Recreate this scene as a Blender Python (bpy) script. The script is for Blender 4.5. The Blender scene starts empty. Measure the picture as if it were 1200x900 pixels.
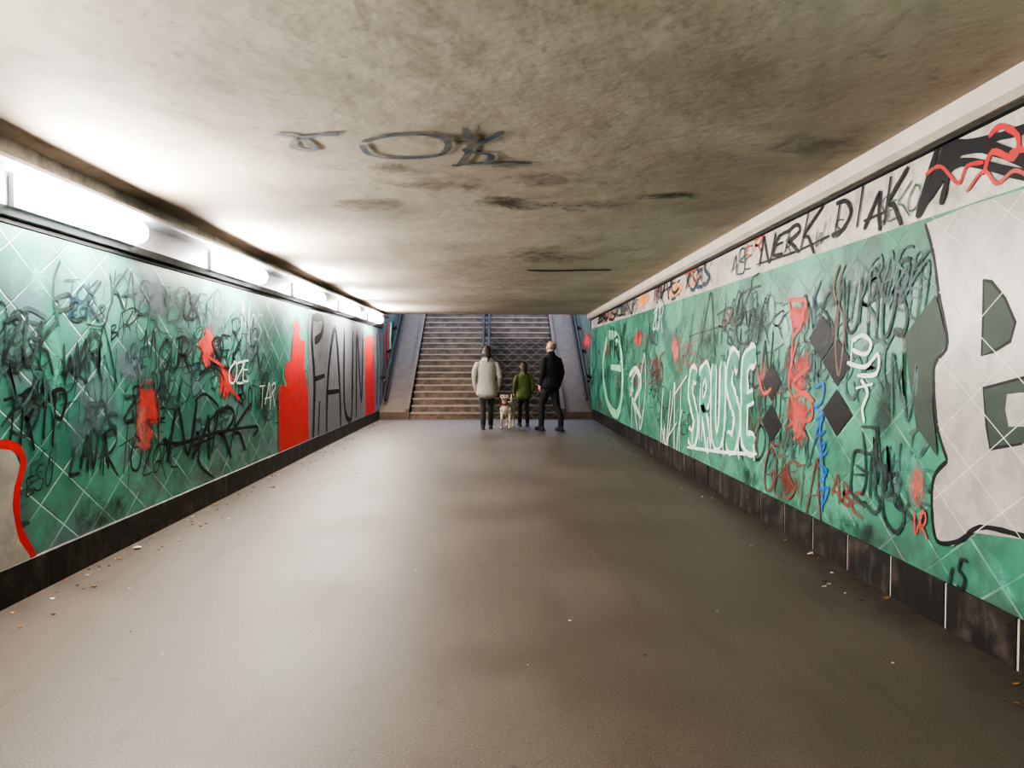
import bpy, bmesh, math, random
from mathutils import Vector, Matrix, Euler
random.seed(7)
sc = bpy.context.scene
try:
    sc.view_settings.view_transform = 'AgX'
    sc.view_settings.look = 'AgX - High Contrast'
    sc.view_settings.exposure = 1.1
except Exception as e:
    print(e)

# ------------------------------------------------------------------ dimensions (metres)
XL, XR = -2.88, 2.45          # tiled wall faces
TILE_TOP = 2.26
Y0, Y1 = -7.0, 19.0           # tunnel extent
EYE = 1.45
def ceil_z(y): return 2.82 - 0.0095 * y
STAIR_Y = 18.5
RISE, RUN = 0.165, 0.283
NSTEP = 22
SX0, SX1 = -2.13, 1.65

# ------------------------------------------------------------------ camera
F = 870.0
th = math.atan(27 / F)
ph = math.atan(20 / F * math.cos(th))
cam_d = bpy.data.cameras.new('camera')
cam = bpy.data.objects.new('camera', cam_d)
sc.collection.objects.link(cam)
cam.location = (0, 0, EYE)
cam.rotation_euler = (math.pi / 2 - th, 0, -ph)
cam_d.sensor_fit = 'HORIZONTAL'
cam_d.sensor_width = 36
cam_d.lens = 36 * F / 1200
cam_d.clip_start = 0.05
sc.camera = cam
RM = cam.rotation_euler.to_matrix()

# survey helpers: sight line from the measured photograph -> coordinates on a real surface
def ray(px, py):
    return RM @ Vector((px - 600, -(py - 450), -F))
def onL(px, py):
    d = ray(px, py); t = XL / d.x
    return (d.y * t, EYE + d.z * t)
def onR(px, py):
    d = ray(px, py); t = XR / d.x
    return (d.y * t, EYE + d.z * t)
def onC(px, py):
    d = ray(px, py); t = (2.82 - EYE) / (d.z + 0.0095 * d.y)
    return (d.x * t, d.y * t)
def onF(px, py):
    d = ray(px, py); t = -EYE / d.z
    return (d.x * t, d.y * t)
SURF = {'L': onL, 'R': onR, 'RF': onR, 'C': onC}

# ------------------------------------------------------------------ node helpers
class NT:
    def __init__(s, name):
        s.mat = bpy.data.materials.new(name); s.mat.use_nodes = True
        s.t = s.mat.node_tree; s.n = s.t.nodes; s.l = s.t.links
        s.b = s.n['Principled BSDF']; s.out = s.n['Material Output']
    def put(s, sock, v):
        if v is None: return
        if isinstance(v, bpy.types.NodeSocket): s.l.new(v, sock)
        else:
            if sock.type == 'RGBA' and len(v) == 3: v = (*v, 1)
            sock.default_value = v
    def m(s, op, a, b=None, c=None, clamp=False):
        n = s.n.new('ShaderNodeMath'); n.operation = op; n.use_clamp = clamp
        s.put(n.inputs[0], a); s.put(n.inputs[1], b)
        if c is not None: s.put(n.inputs[2], c)
        return n.outputs[0]
    def coord(s, kind='Object'):
        return s.n.new('ShaderNodeTexCoord').outputs[kind]
    def xyz(s, v):
        n = s.n.new('ShaderNodeSeparateXYZ'); s.l.new(v, n.inputs[0]); return n.outputs
    def comb(s, x, y, z):
        n = s.n.new('ShaderNodeCombineXYZ')
        for i, v in enumerate((x, y, z)): s.put(n.inputs[i], v)
        return n.outputs[0]
    def scale(s, v, sc3):
        n = s.n.new('ShaderNodeVectorMath'); n.operation = 'MULTIPLY'
        s.l.new(v, n.inputs[0]); n.inputs[1].default_value = sc3; return n.outputs[0]
    def noise(s, v, sc_, detail=4, rough=0.55, dist=0.0):
        n = s.n.new('ShaderNodeTexNoise'); s.l.new(v, n.inputs['Vector'])
        n.inputs['Scale'].default_value = sc_; n.inputs['Detail'].default_value = detail
        n.inputs['Roughness'].default_value = rough; n.inputs['Distortion'].default_value = dist
        return n.outputs['Fac']
    def ramp(s, f, lo, hi, a=0.0, b=1.0):
        n = s.n.new('ShaderNodeMapRange'); n.clamp = True; n.interpolation_type = 'SMOOTHSTEP'
        s.put(n.inputs[0], f)
        for i, v in enumerate((lo, hi, a, b)): n.inputs[i + 1].default_value = v
        return n.outputs[0]
    def mix(s, f, a, b):
        n = s.n.new('ShaderNodeMix'); n.data_type = 'RGBA'
        s.put(n.inputs[0], f); s.put(n.inputs[6], a); s.put(n.inputs[7], b)
        return n.outputs[2]
    def bump(s, h, strength=0.3, dist=0.01):
        n = s.n.new('ShaderNodeBump'); n.inputs['Strength'].default_value = strength
        n.inputs['Distance'].default_value = dist; s.put(n.inputs['Height'], h)
        s.l.new(n.outputs[0], s.b.inputs['Normal'])
    def col(s, c): s.put(s.b.inputs['Base Color'], c)
    def rough(s, r): s.put(s.b.inputs['Roughness'], r)

def simple(name, c, r=0.6, metal=0.0, var=0.25, nscale=20):
    k = NT(name); co = k.coord()
    f = k.noise(co, nscale, 2)
    k.col(k.mix(f, tuple(x * (1 - var) for x in c), tuple(min(1, x * (1 + var)) for x in c)))
    k.rough(r); k.b.inputs['Metallic'].default_value = metal
    return k.mat

TW, TH = 0.50, 0.36
def tile_mat(name, c1, c2, c3, seed, frieze, grout_c, gmin, gmax):
    k = NT(name); co = k.coord(); x, y, z = k.xyz(co)
    yy = k.m('DIVIDE', y, TW); zz = k.m('DIVIDE', z, TH)
    a = k.m('ADD', yy, zz); b = k.m('SUBTRACT', yy, zz)
    def edge(v):
        f = k.m('FRACT', v); return k.m('MINIMUM', f, k.m('SUBTRACT', 1.0, f))
    e = k.m('MINIMUM', edge(a), edge(b))
    grout = k.ramp(e, 0.010, 0.030, 1, 0)
    cell = k.comb(k.m('FLOOR', a), k.m('FLOOR', b), seed)
    w = k.n.new('ShaderNodeTexWhiteNoise'); k.l.new(cell, w.inputs[0])
    sh = k.comb(k.m('ADD', y, seed * 3.1), z, 0.0)
    big = k.ramp(k.noise(sh, 0.75, 2), 0.38, 0.62)
    mid = k.ramp(k.noise(sh, 1.8, 4, 0.6, 0.4), 0.47, 0.62)
    c = k.mix(big, c1, c2)
    c = k.mix(k.m('MULTIPLY', mid, 0.8), c, c3)
    c = k.mix(k.m('MULTIPLY', w.outputs[0], 0.35), c, tuple(v * 0.45 for v in c1))
    n2 = k.noise(sh, 2.4, 3)
    gw = k.m('MULTIPLY', grout, k.ramp(n2, 0.38, 0.62, gmin, gmax))
    c = k.mix(gw, c, grout_c)
    drips = k.noise(k.comb(k.m('MULTIPLY', y, 14.0), k.m('MULTIPLY', z, 0.9), 3.3), 1.0, 3)
    c = k.mix(k.ramp(drips, 0.57, 0.75, 0, 0.4), c, (0.05, 0.07, 0.065))
    n5 = k.noise(sh, 5, 4, 0.7)
    g = k.m('MULTIPLY', k.ramp(z, 0.2, 0.9, 1, 0), k.ramp(n5, 0.42, 0.62))
    c = k.mix(k.m('MULTIPLY', g, 0.5), c, (0.06, 0.06, 0.052))
    fr = k.ramp(z, TILE_TOP + 0.0, TILE_TOP + 0.004)
    fc = k.mix(k.ramp(n5, 0.4, 0.7), frieze, tuple(v * 0.55 for v in frieze))
    c = k.mix(fr, c, fc)
    k.col(c)
    k.rough(k.ramp(n2, 0.3, 0.7, 0.28, 0.48))
    k.bump(k.m('SUBTRACT', 0.0, k.m('MULTIPLY', grout, k.m('SUBTRACT', 1.0, fr))), 0.5, 0.006)
    return k.mat

M = {}
M['tileL'] = tile_mat('painted_tiles_left', (0.05, 0.215, 0.165), (0.10, 0.37, 0.28), (0.13, 0.195, 0.235), 1.7, (0.42, 0.40, 0.38), (0.52, 0.63, 0.60), .08, .65)
M['tileR'] = tile_mat('painted_tiles_right', (0.045, 0.24, 0.15), (0.085, 0.38, 0.25), (0.04, 0.11, 0.085), 5.2, (0.62, 0.56, 0.50), (0.30, 0.50, 0.40), .05, .6)

# ceiling
k = NT('ceiling_plaster'); co = k.coord()
n1 = k.ramp(k.noise(co, 0.5, 4, 0.62), 0.36, 0.64)
c = k.mix(n1, (0.40, 0.335, 0.27), (0.54, 0.47, 0.395))
n2 = k.ramp(k.noise(co, 1.5, 6, 0.7, 0.8), 0.48, 0.72)
c = k.mix(k.m('MULTIPLY', n2, 0.42), c, (0.25, 0.195, 0.15))
nf = k.noise(co, 8, 5, 0.75)
c = k.mix(k.ramp(nf, 0.54, 0.72, 0, 0.4), c, (0.15, 0.12, 0.092))
k.col(c); k.rough(0.7)
k.bump(k.noise(co, 2.2, 4, 0.6), 0.35, 0.05)
M['ceil'] = k.mat

# floor
k = NT('floor_asphalt'); co = k.coord(); x, y, z = k.xyz(co)
n1 = k.ramp(k.noise(co, 0.6, 4, 0.6), 0.35, 0.65)
c = k.mix(n1, (0.078, 0.060, 0.047), (0.108, 0.086, 0.069))
st = k.noise(k.comb(k.m('MULTIPLY', x, 3.5), k.m('MULTIPLY', y, 0.6), 0.0), 1.2, 5, 0.6)
c = k.mix(k.ramp(st, 0.5, 0.75, 0, 0.4), c, (0.042, 0.033, 0.027))
sp = k.noise(co, 110, 2, 0.7)
c = k.mix(k.ramp(sp, 0.53, 0.72, 0, 0.5), c, (0.22, 0.185, 0.155))
c = k.mix(k.ramp(sp, 0.47, 0.28, 0, 0.6), c, (0.022, 0.018, 0.015))
spot = k.noise(co, 3.0, 6, 0.85)
c = k.mix(k.ramp(spot, 0.58, 0.68, 0, 0.45), c, (0.033, 0.026, 0.022))
ed = k.m('MAXIMUM', k.ramp(x, XL + 0.45, XL, 0, 1), k.ramp(x, XR - 0.45, XR, 0, 1))
c = k.mix(k.m('MULTIPLY', ed, k.ramp(spot, 0.4, 0.6, 0.3, 0.85)), c, (0.05, 0.038, 0.03))
k.col(c); k.rough(k.ramp(n1, 0.0, 1.0, 0.50, 0.56))
k.b.inputs['Specular IOR Level'].default_value = 0.42
k.bump(sp, 0.2, 0.005)
M['floor'] = k.mat

k = NT('black_base_tiles'); co = k.coord(); x, y, z = k.xyz(co)
f = k.ramp(k.noise(co, 6, 5, 0.7), 0.46, 0.70)
c = k.mix(k.m('MULTIPLY', f, 0.5), (0.015, 0.013, 0.013), (0.12, 0.09, 0.075))
dr = k.noise(k.comb(k.m('MULTIPLY', y, 9.0), k.m('MULTIPLY', z, 1.0), 1.3), 1.0, 3)
c = k.mix(k.ramp(dr, 0.56, 0.7, 0, 0.3), c, (0.20, 0.17, 0.145))
k.col(c); k.rough(0.5); k.b.inputs['Specular IOR Level'].default_value = 0.3; M['base'] = k.mat
M['joint'] = simple('pale_joint', (0.50, 0.45, 0.40), 0.7)
M['trimR'] = simple('painted_trim', (0.58, 0.51, 0.44), 0.5, var=0.25, nscale=4)
M['trimL'] = simple('metal_trunking', (0.30, 0.30, 0.33), 0.42, 0.2, var=0.35, nscale=5)
M['dark'] = simple('dark_strip', (0.03, 0.03, 0.03), 0.8)  # near-black colour for the thin solid strips below the trim and above the tiles
M['conc'] = simple('stair_flank_concrete', (0.095, 0.066, 0.047), 0.7, var=0.4, nscale=5)
M['blocker'] = simple('sky_blocker_paint', (0.35, 0.33, 0.30), 0.7, var=0.3, nscale=3)
M['retain'] = simple('retaining_wall_paint', (0.06, 0.08, 0.065), 0.7, var=0.6, nscale=3)
k = NT('stair_stone'); co = k.coord(); x, y, z = k.xyz(co)
fr = k.m('FRACT', k.m('DIVIDE', k.m('ADD', z, 0.001), RISE))
c = k.mix(k.ramp(k.noise(co, 4, 5, 0.7), 0.35, 0.68), (0.15, 0.105, 0.075), (0.05, 0.036, 0.028))
c = k.mix(k.ramp(fr, 0.76, 0.8, 0, 0.65), c, (0.38, 0.30, 0.23))
# right-hand flight: darker colour with a diagonal lattice pattern, fading out higher up
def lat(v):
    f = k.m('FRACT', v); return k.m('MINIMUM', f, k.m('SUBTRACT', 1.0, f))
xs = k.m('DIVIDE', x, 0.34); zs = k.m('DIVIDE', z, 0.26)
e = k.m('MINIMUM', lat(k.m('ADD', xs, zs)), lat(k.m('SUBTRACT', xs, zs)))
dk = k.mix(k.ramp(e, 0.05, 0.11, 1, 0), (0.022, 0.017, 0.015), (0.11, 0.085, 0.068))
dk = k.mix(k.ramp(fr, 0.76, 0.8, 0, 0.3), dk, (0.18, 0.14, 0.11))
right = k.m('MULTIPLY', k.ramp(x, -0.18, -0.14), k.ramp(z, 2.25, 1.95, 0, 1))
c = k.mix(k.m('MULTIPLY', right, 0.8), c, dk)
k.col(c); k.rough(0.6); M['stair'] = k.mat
M['rail'] = simple('black_handrail_paint', (0.006, 0.006, 0.006), 0.75, 0.0)

# lamp
k = NT('lamp_diffuser'); k.col((0.9, 0.9, 0.9))
k.b.inputs['Emission Color'].default_value = (1.0, 0.955, 0.89, 1)
k.b.inputs['Emission Strength'].default_value = 76.0
M['lamp'] = k.mat
M['housing'] = simple('lamp_housing', (0.6, 0.6, 0.6), 0.4)

# ------------------------------------------------------------------ mesh helpers
def new_obj(name, bm=None, mats=(), parent=None, smooth=False):
    me = bpy.data.meshes.new(name)
    if bm is not None:
        bmesh.ops.recalc_face_normals(bm, faces=bm.faces)
        bm.to_mesh(me); bm.free()
    for m_ in mats: me.materials.append(m_)
    if smooth:
        for p in me.polygons: p.use_smooth = True
    o = bpy.data.objects.new(name, me)
    sc.collection.objects.link(o)
    if parent: o.parent = parent
    return o
def extrude(name, prof, y0, y1, mat, dz1=0.0, parent=None):
    bm = bmesh.new()
    A = [bm.verts.new((x, y0, z)) for x, z in prof]
    B = [bm.verts.new((x, y1, z + dz1)) for x, z in prof]
    n = len(prof)
    for i in range(n): bm.faces.new((A[i], A[(i + 1) % n], B[(i + 1) % n], B[i]))
    bm.faces.new(A[::-1]); bm.faces.new(B)
    return new_obj(name, bm, [mat], parent)
def box(bm, x0, x1, y0, y1, z0, z1, mi=0):
    vs = [bm.verts.new((x, y, z)) for x in (x0, x1) for y in (y0, y1) for z in (z0, z1)]
    for q in ((0, 1, 3, 2), (4, 6, 7, 5), (0, 4, 5, 1), (2, 3, 7, 6), (0, 2, 6, 4), (1, 5, 7, 3)):
        f = bm.faces.new([vs[i] for i in q]); f.material_index = mi

# ------------------------------------------------------------------ shell
bm = bmesh.new(); box(bm, XL - 0.4, XR + 0.4, Y0 - 0.2, STAIR_Y + 1.2, -0.2, 0)
floor = new_obj('floor', bm, [M['floor']])
wall_left = extrude('wall_left', [(XL, 0), (XL, TILE_TOP), (XL - 0.02, TILE_TOP + 0.002), (XL - 0.02, 3.0), (XL - 0.3, 3.0), (XL - 0.3, 0)], Y0, Y1, M['tileL'])
wall_right = extrude('wall_right', [(XR, 0), (XR, TILE_TOP), (XR + 0.02, TILE_TOP + 0.002), (XR + 0.02, 3.0), (XR + 0.3, 3.0), (XR + 0.3, 0)], Y0, Y1, M['tileR'])
bm = bmesh.new(); box(bm, XL - 0.3, XR + 0.3, Y0 - 0.2, Y0, 0, 3.1); new_obj('sky_blocker_back', bm, [M['blocker']])  # unseen panel, added behind the camera to keep sky light out
c0, c1 = ceil_z(Y0), ceil_z(Y1)
ceiling = extrude('ceiling', [(XL - 0.3, c0), (XR + 0.3, c0), (XR + 0.3, c0 + 0.4), (XL - 0.3, c0 + 0.4)], Y0, Y1, M['ceil'], c1 - c0)
extrude('baseboard_left', [(XL, 0.0), (XL + 0.012, 0.0), (XL + 0.012, 0.225), (XL, 0.235)], Y0, STAIR_Y - .1, M['base'])
bm = bmesh.new()
yj = 3.93 - 0.56 * 18
box(bm, XR - 0.006, XR, Y0, STAIR_Y - .1, 0, 0.245, 1)
while yj < STAIR_Y - .1:
    y_a = max(Y0, yj + 0.012); y_b = min(yj + 0.56 - 0.012, STAIR_Y - .1)
    if y_b > y_a: box(bm, XR - 0.013, XR, y_a, y_b, 0, 0.25, 0)
    yj += 0.56
new_obj('baseboard_right', bm, [M['base'], M['joint']])
dz = c1 - c0
extrude('trim_1', [(XR + 0.02, c0 - 0.13), (XR - 0.05, c0 - 0.13), (XR - 0.09, c0 - 0.10), (XR - 0.09, c0), (XR + 0.02, c0)], Y0, Y1, M['trimR'], dz)
extrude('trim_2', [(XR + 0.02, c0 - 0.15), (XR - 0.02, c0 - 0.15), (XR - 0.02, c0 - 0.13), (XR + 0.02, c0 - 0.13)], Y0, Y1, M['dark'], dz)
# left trunking with projecting top ledge that carries the lamps
extrude('trim_3', [(XL - 0.02, 2.30), (XL + 0.05, 2.30), (XL + 0.095, 2.34), (XL + 0.095, 2.525), (XL + 0.20, 2.545), (XL + 0.215, 2.56), (XL + 0.21, 2.585), (XL + 0.12, 2.60), (XL - 0.02, 2.60)], Y0, Y1, M['trimL'])
extrude('trim_4', [(XL - 0.02, TILE_TOP + 0.003), (XL + 0.012, TILE_TOP + 0.003), (XL + 0.012, TILE_TOP + 0.03), (XL - 0.02, TILE_TOP + 0.03)], Y0, Y1, M['dark'])

# lamps
def lamp_mesh():
    bm = bmesh.new()
    hl = 0.70
    box(bm, 0.0, 0.03, -hl - 0.03, hl + 0.03, -0.088, 0.088, 1)
    rings = []
    for yy_, s_ in ((-hl, .75), (-hl + .015, .93), (-hl + .04, 1), (hl - .04, 1), (hl - .015, .93), (hl, .75)):
        prof = [(0.03, -0.078 * s_)]
        for i in range(7):
            a = -math.pi / 2 + math.pi * i / 6
            prof.append((0.03 + (0.055 + 0.065 * math.cos(a)) * s_, 0.078 * s_ * math.sin(a)))
        prof.append((0.03, 0.078 * s_))
        rings.append([bm.verts.new((x, yy_, z)) for x, z in prof])
    n = len(rings[0])
    for A, B in zip(rings, rings[1:]):
        for i in range(n): bm.faces.new((A[i], A[(i + 1) % n], B[(i + 1) % n], B[i])).material_index = 0
    bm.faces.new(rings[0][::-1]); bm.faces.new(rings[-1])
    bmesh.ops.recalc_face_normals(bm, faces=bm.faces)
    me = bpy.data.meshes.new('fluorescent_lamp'); bm.to_mesh(me); bm.free()
    me.materials.append(M['lamp']); me.materials.append(M['housing'])
    return me
lm = lamp_mesh()
for yy in (5.08, 8.05, 11.0, 14.0, 17.0, 2.0, -1.0, -4.0):
    o = bpy.data.objects.new('fluorescent_lamp', lm); sc.collection.objects.link(o)
    o.location = (XL + 0.096, yy, 2.425)

# ------------------------------------------------------------------ stairs (steps + flanks are one staircase)
staircase = bpy.data.objects.new('staircase', None); sc.collection.objects.link(staircase)
bm = bmesh.new()
prof = []
for i in range(NSTEP):
    yb = STAIR_Y + i * RUN
    z0_, z1_ = i * RISE + .001, (i + 1) * RISE
    prof += [(yb, z0_), (yb, z1_ - 0.035), (yb - 0.02, z1_ - 0.035), (yb - 0.02, z1_)]
yend = STAIR_Y + NSTEP * RUN
prof += [(yend + 2.0, NSTEP * RISE), (yend + 2.0, 0.001)]
A = [bm.verts.new((SX0, y, z)) for y, z in prof]; B = [bm.verts.new((SX1, y, z)) for y, z in prof]
n = len(prof)
for i in range(n): bm.faces.new((A[i], A[(i + 1) % n], B[(i + 1) % n], B[i]))
bm.faces.new(A[::-1]); bm.faces.new(B)
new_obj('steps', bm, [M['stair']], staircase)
sl = RISE / RUN
def flank(name, xa, xb):
    bm = bmesh.new()
    off = 0.22
    pr = [(STAIR_Y - 0.05, 0.001), (STAIR_Y - 0.05, 0.18), (yend, NSTEP * RISE + off), (yend + 2, NSTEP * RISE + off), (yend + 2, 0.001)]
    A = [bm.verts.new((xa, y, z)) for y, z in pr]; B = [bm.verts.new((xb, y, z)) for y, z in pr]
    n = len(pr)
    for i in range(n): bm.faces.new((A[i], A[(i + 1) % n], B[(i + 1) % n], B[i]))
    bm.faces.new(A[::-1]); bm.faces.new(B)
    xk0, xk1 = (xb - 0.09, xb) if xb < 0 else (xa, xa + 0.09)
    pk = [(STAIR_Y - 0.06, 0.001), (STAIR_Y - 0.06, 0.26), (yend, NSTEP * RISE + off + 0.08), (yend, NSTEP * RISE)]
    A = [bm.verts.new((xk0, y, z)) for y, z in pk]; B = [bm.verts.new((xk1, y, z)) for y, z in pk]
    for i in range(4): bm.faces.new((A[i], A[(i + 1) % 4], B[(i + 1) % 4], B[i]))
    bm.faces.new(A[::-1]); bm.faces.new(B)
    return new_obj(name, bm, [M['conc']], staircase)
flank('flank_1', XL + .015, SX0); flank('flank_2', SX1, XR - .015)
bm = bmesh.new(); box(bm, XL - 0.3, XL, Y1 + .002, yend + 2, 0, 4.6); new_obj('wall_stairwell_left', bm, [M['retain']])
bm = bmesh.new(); box(bm, XR, XR + 0.3, Y1 + .002, yend + 2, 0, 4.6); new_obj('wall_stairwell_right', bm, [M['retain']])

def curve_obj(name, paths, r, mat, parent=None):
    cu = bpy.data.curves.new(name, 'CURVE'); cu.dimensions = '3D'; cu.bevel_depth = r; cu.bevel_resolution = 3; cu.use_fill_caps = True
    for p in paths:
        s = cu.splines.new('POLY'); s.points.add(len(p) - 1)
        for i, q in enumerate(p): s.points[i].co = (*q, 1)
    cu.materials.append(mat)
    o = bpy.data.objects.new(name, cu); sc.collection.objects.link(o)
    if parent: o.parent = parent
    return o
def stair_z(y): return max(0, (y - STAIR_Y) * sl)
def rail(name, x, h, xoff=0.0, posts=True, double=False):
    paths = []
    ya, yb = STAIR_Y + 0.15, yend
    xs = (x - 0.075, x + 0.075) if double else (x,)
    for xx in xs:
        base = RISE if posts else 0
        paths.append([(xx, ya - 0.3, h + base * 0.6), (xx, ya, h + base), (xx, yb, stair_z(yb) + h + 0.1)])
        paths.append([(xx, ya, h * 0.5 + base), (xx, yb, stair_z(yb) + h * 0.5 + 0.1)])
        y = ya
        while y < yb:
            i = int((y - STAIR_Y) / RUN) + 1
            if posts: paths.append([(xx, y, i * RISE), (xx, y, stair_z(y) + h + 0.12)])
            else: paths.append([(xx, y, stair_z(y) + h + 0.05), (xx + xoff, y, stair_z(y) + h - 0.02)])
            y += RUN * 4
    return curve_obj(name, paths, 0.036, M['rail'], staircase)
rail('centre_handrail', -0.24, 0.95, double=True)
rail('side_handrail_1', XL + 0.13, 0.95, -0.10, posts=False)
rail('side_handrail_2', XR - 0.13, 0.95, 0.10, posts=False)

# ------------------------------------------------------------------ paint / graffiti
def paint(name, c, rough=0.5, soft=0.0, metal=0.0, hi=0.95, worn=None):
    k = NT(name); co = k.coord()
    v = k.noise(co, 7, 3, 0.6)
    c_ = k.mix(v, tuple(x * 0.65 for x in c), tuple(min(1, x * 1.35) for x in c))
    if worn: c_ = k.mix(k.ramp(k.noise(co, 5, 4, .7), .42, .6, 0, .75), c_, worn)
    k.col(c_)
    k.rough(rough); k.b.inputs['Metallic'].default_value = metal
    k.b.inputs['Specular IOR Level'].default_value = 0.3
    if soft:
        uv = k.coord('UV'); u, w, _ = k.xyz(uv)
        du = k.m('SUBTRACT', u, 0.5); dw = k.m('SUBTRACT', w, 0.5)
        r = k.m('SQRT', k.m('ADD', k.m('MULTIPLY', du, du), k.m('MULTIPLY', dw, dw)))
        a = k.m('ADD', k.ramp(r, 0.0, 0.5, 0.62, -0.35), k.m('MULTIPLY', k.m('SUBTRACT', k.noise(co, 3.5, 5, 0.72, 0.5), 0.5), 2.4))
        a = k.ramp(a, 0.1, hi, 0, soft)
        a = k.m('MULTIPLY', a, k.ramp(r, 0.4, 0.48, 1, 0))
        k.put(k.b.inputs['Alpha'], a)
    return k.mat
PC = {
 'black': paint('spray_black', (0.010, 0.010, 0.012)),
 'fblack': paint('faded_spray_black', (0.015, 0.02, 0.022), worn=(0.05, 0.095, 0.085)),
 'ghost': paint('ghost_spray_grey', (0.045, 0.078, 0.082), worn=(0.09, 0.185, 0.16)),
 'blue': paint('spray_blue', (0.02, 0.13, 0.50)),
 'dblue': paint('spray_dark_blue', (0.02, 0.045, 0.085), worn=(0.07, 0.10, 0.11)),
 'cblue': paint('ceiling_spray_blue', (0.085, 0.11, 0.145), worn=(0.27, 0.24, 0.21)),
 'red': paint('spray_red', (0.62, 0.03, 0.03), worn=(.50, .05, .05)),
 'fred': paint('faded_spray_red', (0.58, 0.07, 0.06), worn=(0.36, 0.09, 0.07)),
 'brown': paint('faded_spray_maroon', (0.20, 0.055, 0.045), worn=(0.12, 0.12, 0.09)),
 'white': paint('spray_white', (0.80, 0.86, 0.82)),
 'fwhite': paint('faded_spray_white', (0.66, 0.76, 0.72), worn=(0.30, 0.46, 0.40)),
 'lgreen': paint('spray_light_green', (0.38, 0.74, 0.45), worn=(0.15, .5, .3)),
 'mgreen': paint('spray_mint_green', (0.10, 0.38, 0.26), worn=(.05, .2, .13)),
 'olive': paint('spray_dark_olive', (0.04, 0.06, 0.047)),
 'orange': paint('spray_orange', (0.75, 0.28, 0.05), worn=(.6, .5, .4)),
 'silver': paint('spray_silver', (0.44, 0.40, 0.38), rough=0.36, metal=0.2, worn=(.33, .31, .29)),
 'grey': paint('spray_grey', (0.19, 0.20, 0.23)),
 'b_grey': paint('overspray_grey', (0.15, 0.20, 0.24), soft=.8),
 'b_dark': paint('overspray_dark', (0.032, 0.05, 0.048), soft=.8),
 'b_red': paint('overspray_red', (0.62, 0.07, 0.065), soft=.92, hi=.55),
 'b_pink': paint('overspray_pink', (0.64, 0.18, 0.16), soft=.8, hi=.8),
 'b_maroon': paint('overspray_maroon', (0.20, 0.035, 0.03), soft=.85),
 'b_green': paint('overspray_green', (0.13, 0.46, 0.33), soft=.8),
 'b_soot': paint('soot_stain', (0.065, 0.048, 0.036), soft=.75),
 'b_ssoot': paint('soft_soot_stain', (0.15, 0.11, 0.08), soft=.55, hi=1.1),
 'tline': paint('tile_joint_line', (0.66, 0.62, 0.58)),
}
layers = {}
cnt = {'n': 0}
def place(s, p, off):
    if s == 'L': return (XL + off, p[0], p[1])
    if s == 'R': return (XR - off, p[0], p[1])
    if s == 'RF': return (XR + 0.02 - off, p[0], p[1])
    return (p[0], p[1], ceil_z(p[1]) - off)
def layer(s, c): return layers.setdefault((s, c), ([], [], []))
def nextoff(base=0.0015):
    cnt['n'] += 1; return base + cnt['n'] * 0.000006
def catmull(P, sub=5):
    if len(P) < 3: return P
    out = []
    Q = [P[0]] + list(P) + [P[-1]]
    for i in range(1, len(Q) - 2):
        a, b, c, d = Q[i - 1], Q[i], Q[i + 1], Q[i + 2]
        for j in range(sub):
            t = j / sub
            out.append(tuple(0.5 * (2 * b[k] + (c[k] - a[k]) * t + (2 * a[k] - 5 * b[k] + 4 * c[k] - d[k]) * t * t + (3 * b[k] - a[k] - 3 * c[k] + d[k]) * t ** 3) for k in (0, 1)))
    out.append(tuple(P[-1])); return out
def ribbon(s, P, w, c, smooth=True):
    """painted stroke following P (surface coords)"""
    if smooth: P = catmull(P)
    V, Fc, U = layer(s, c); off = nextoff()
    n = len(P); base = len(V)
    for i in range(n):
        a = P[max(0, i - 1)]; b = P[min(n - 1, i + 1)]
        dx, dy = b[0] - a[0], b[1] - a[1]; l = math.hypot(dx, dy) or 1
        nx, ny = -dy / l, dx / l
        ww = w * 0.5 * (0.85 + 0.3 * random.random())
        if i in (0, n - 1): ww *= 0.6
        V.append(place(s, (P[i][0] + nx * ww, P[i][1] + ny * ww), off))
        V.append(place(s, (P[i][0] - nx * ww, P[i][1] - ny * ww), off))
        U += [(i / n, 0), (i / n, 1)]
    for i in range(n - 1):
        q = base + 2 * i; Fc.append((q, q + 1, q + 3, q + 2))
def poly(s, P, c, smooth=False):
    if smooth: P = catmull(list(P) + [P[0]])[:-1]
    V, Fc, U = layer(s, c); off = nextoff(0.0012); base = len(V)
    for p in P: V.append(place(s, p, off)); U.append((0, 0))
    Fc.append(tuple(range(base, base + len(P))))
def blotch(s, px, py, hw, hh, c):
    """overspray blotch (elliptical paint patch) centred where the photo has it; hw/hh in metres"""
    hw *= 1.2; hh *= 1.2
    p = SURF[s](px, py)
    V, Fc, U = layer(s, c); off = nextoff(0.0008); base = len(V); N = 20
    for i in range(N):
        a = 2 * math.pi * (i + .5) / N
        y, z = p[0] + hw * .96 * math.cos(a), p[1] + hh * .96 * math.sin(a)
        if s in ('L', 'R'): z = min(max(z, .25), TILE_TOP)
        V.append(place(s, (y, z), off)); U.append((.5 + (y - p[0]) / hw * .5, .5 + (z - p[1]) / hh * .5))
    Fc.append(tuple(range(base, base + N)))
def PX(s, pts): return [SURF[s](*p) for p in pts]
def stroke(s, pts, w, c, smooth=True): ribbon(s, PX(s, pts), w, c, smooth)
def fill(s, pts, c, smooth=False): poly(s, PX(s, pts), c, smooth)
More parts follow.
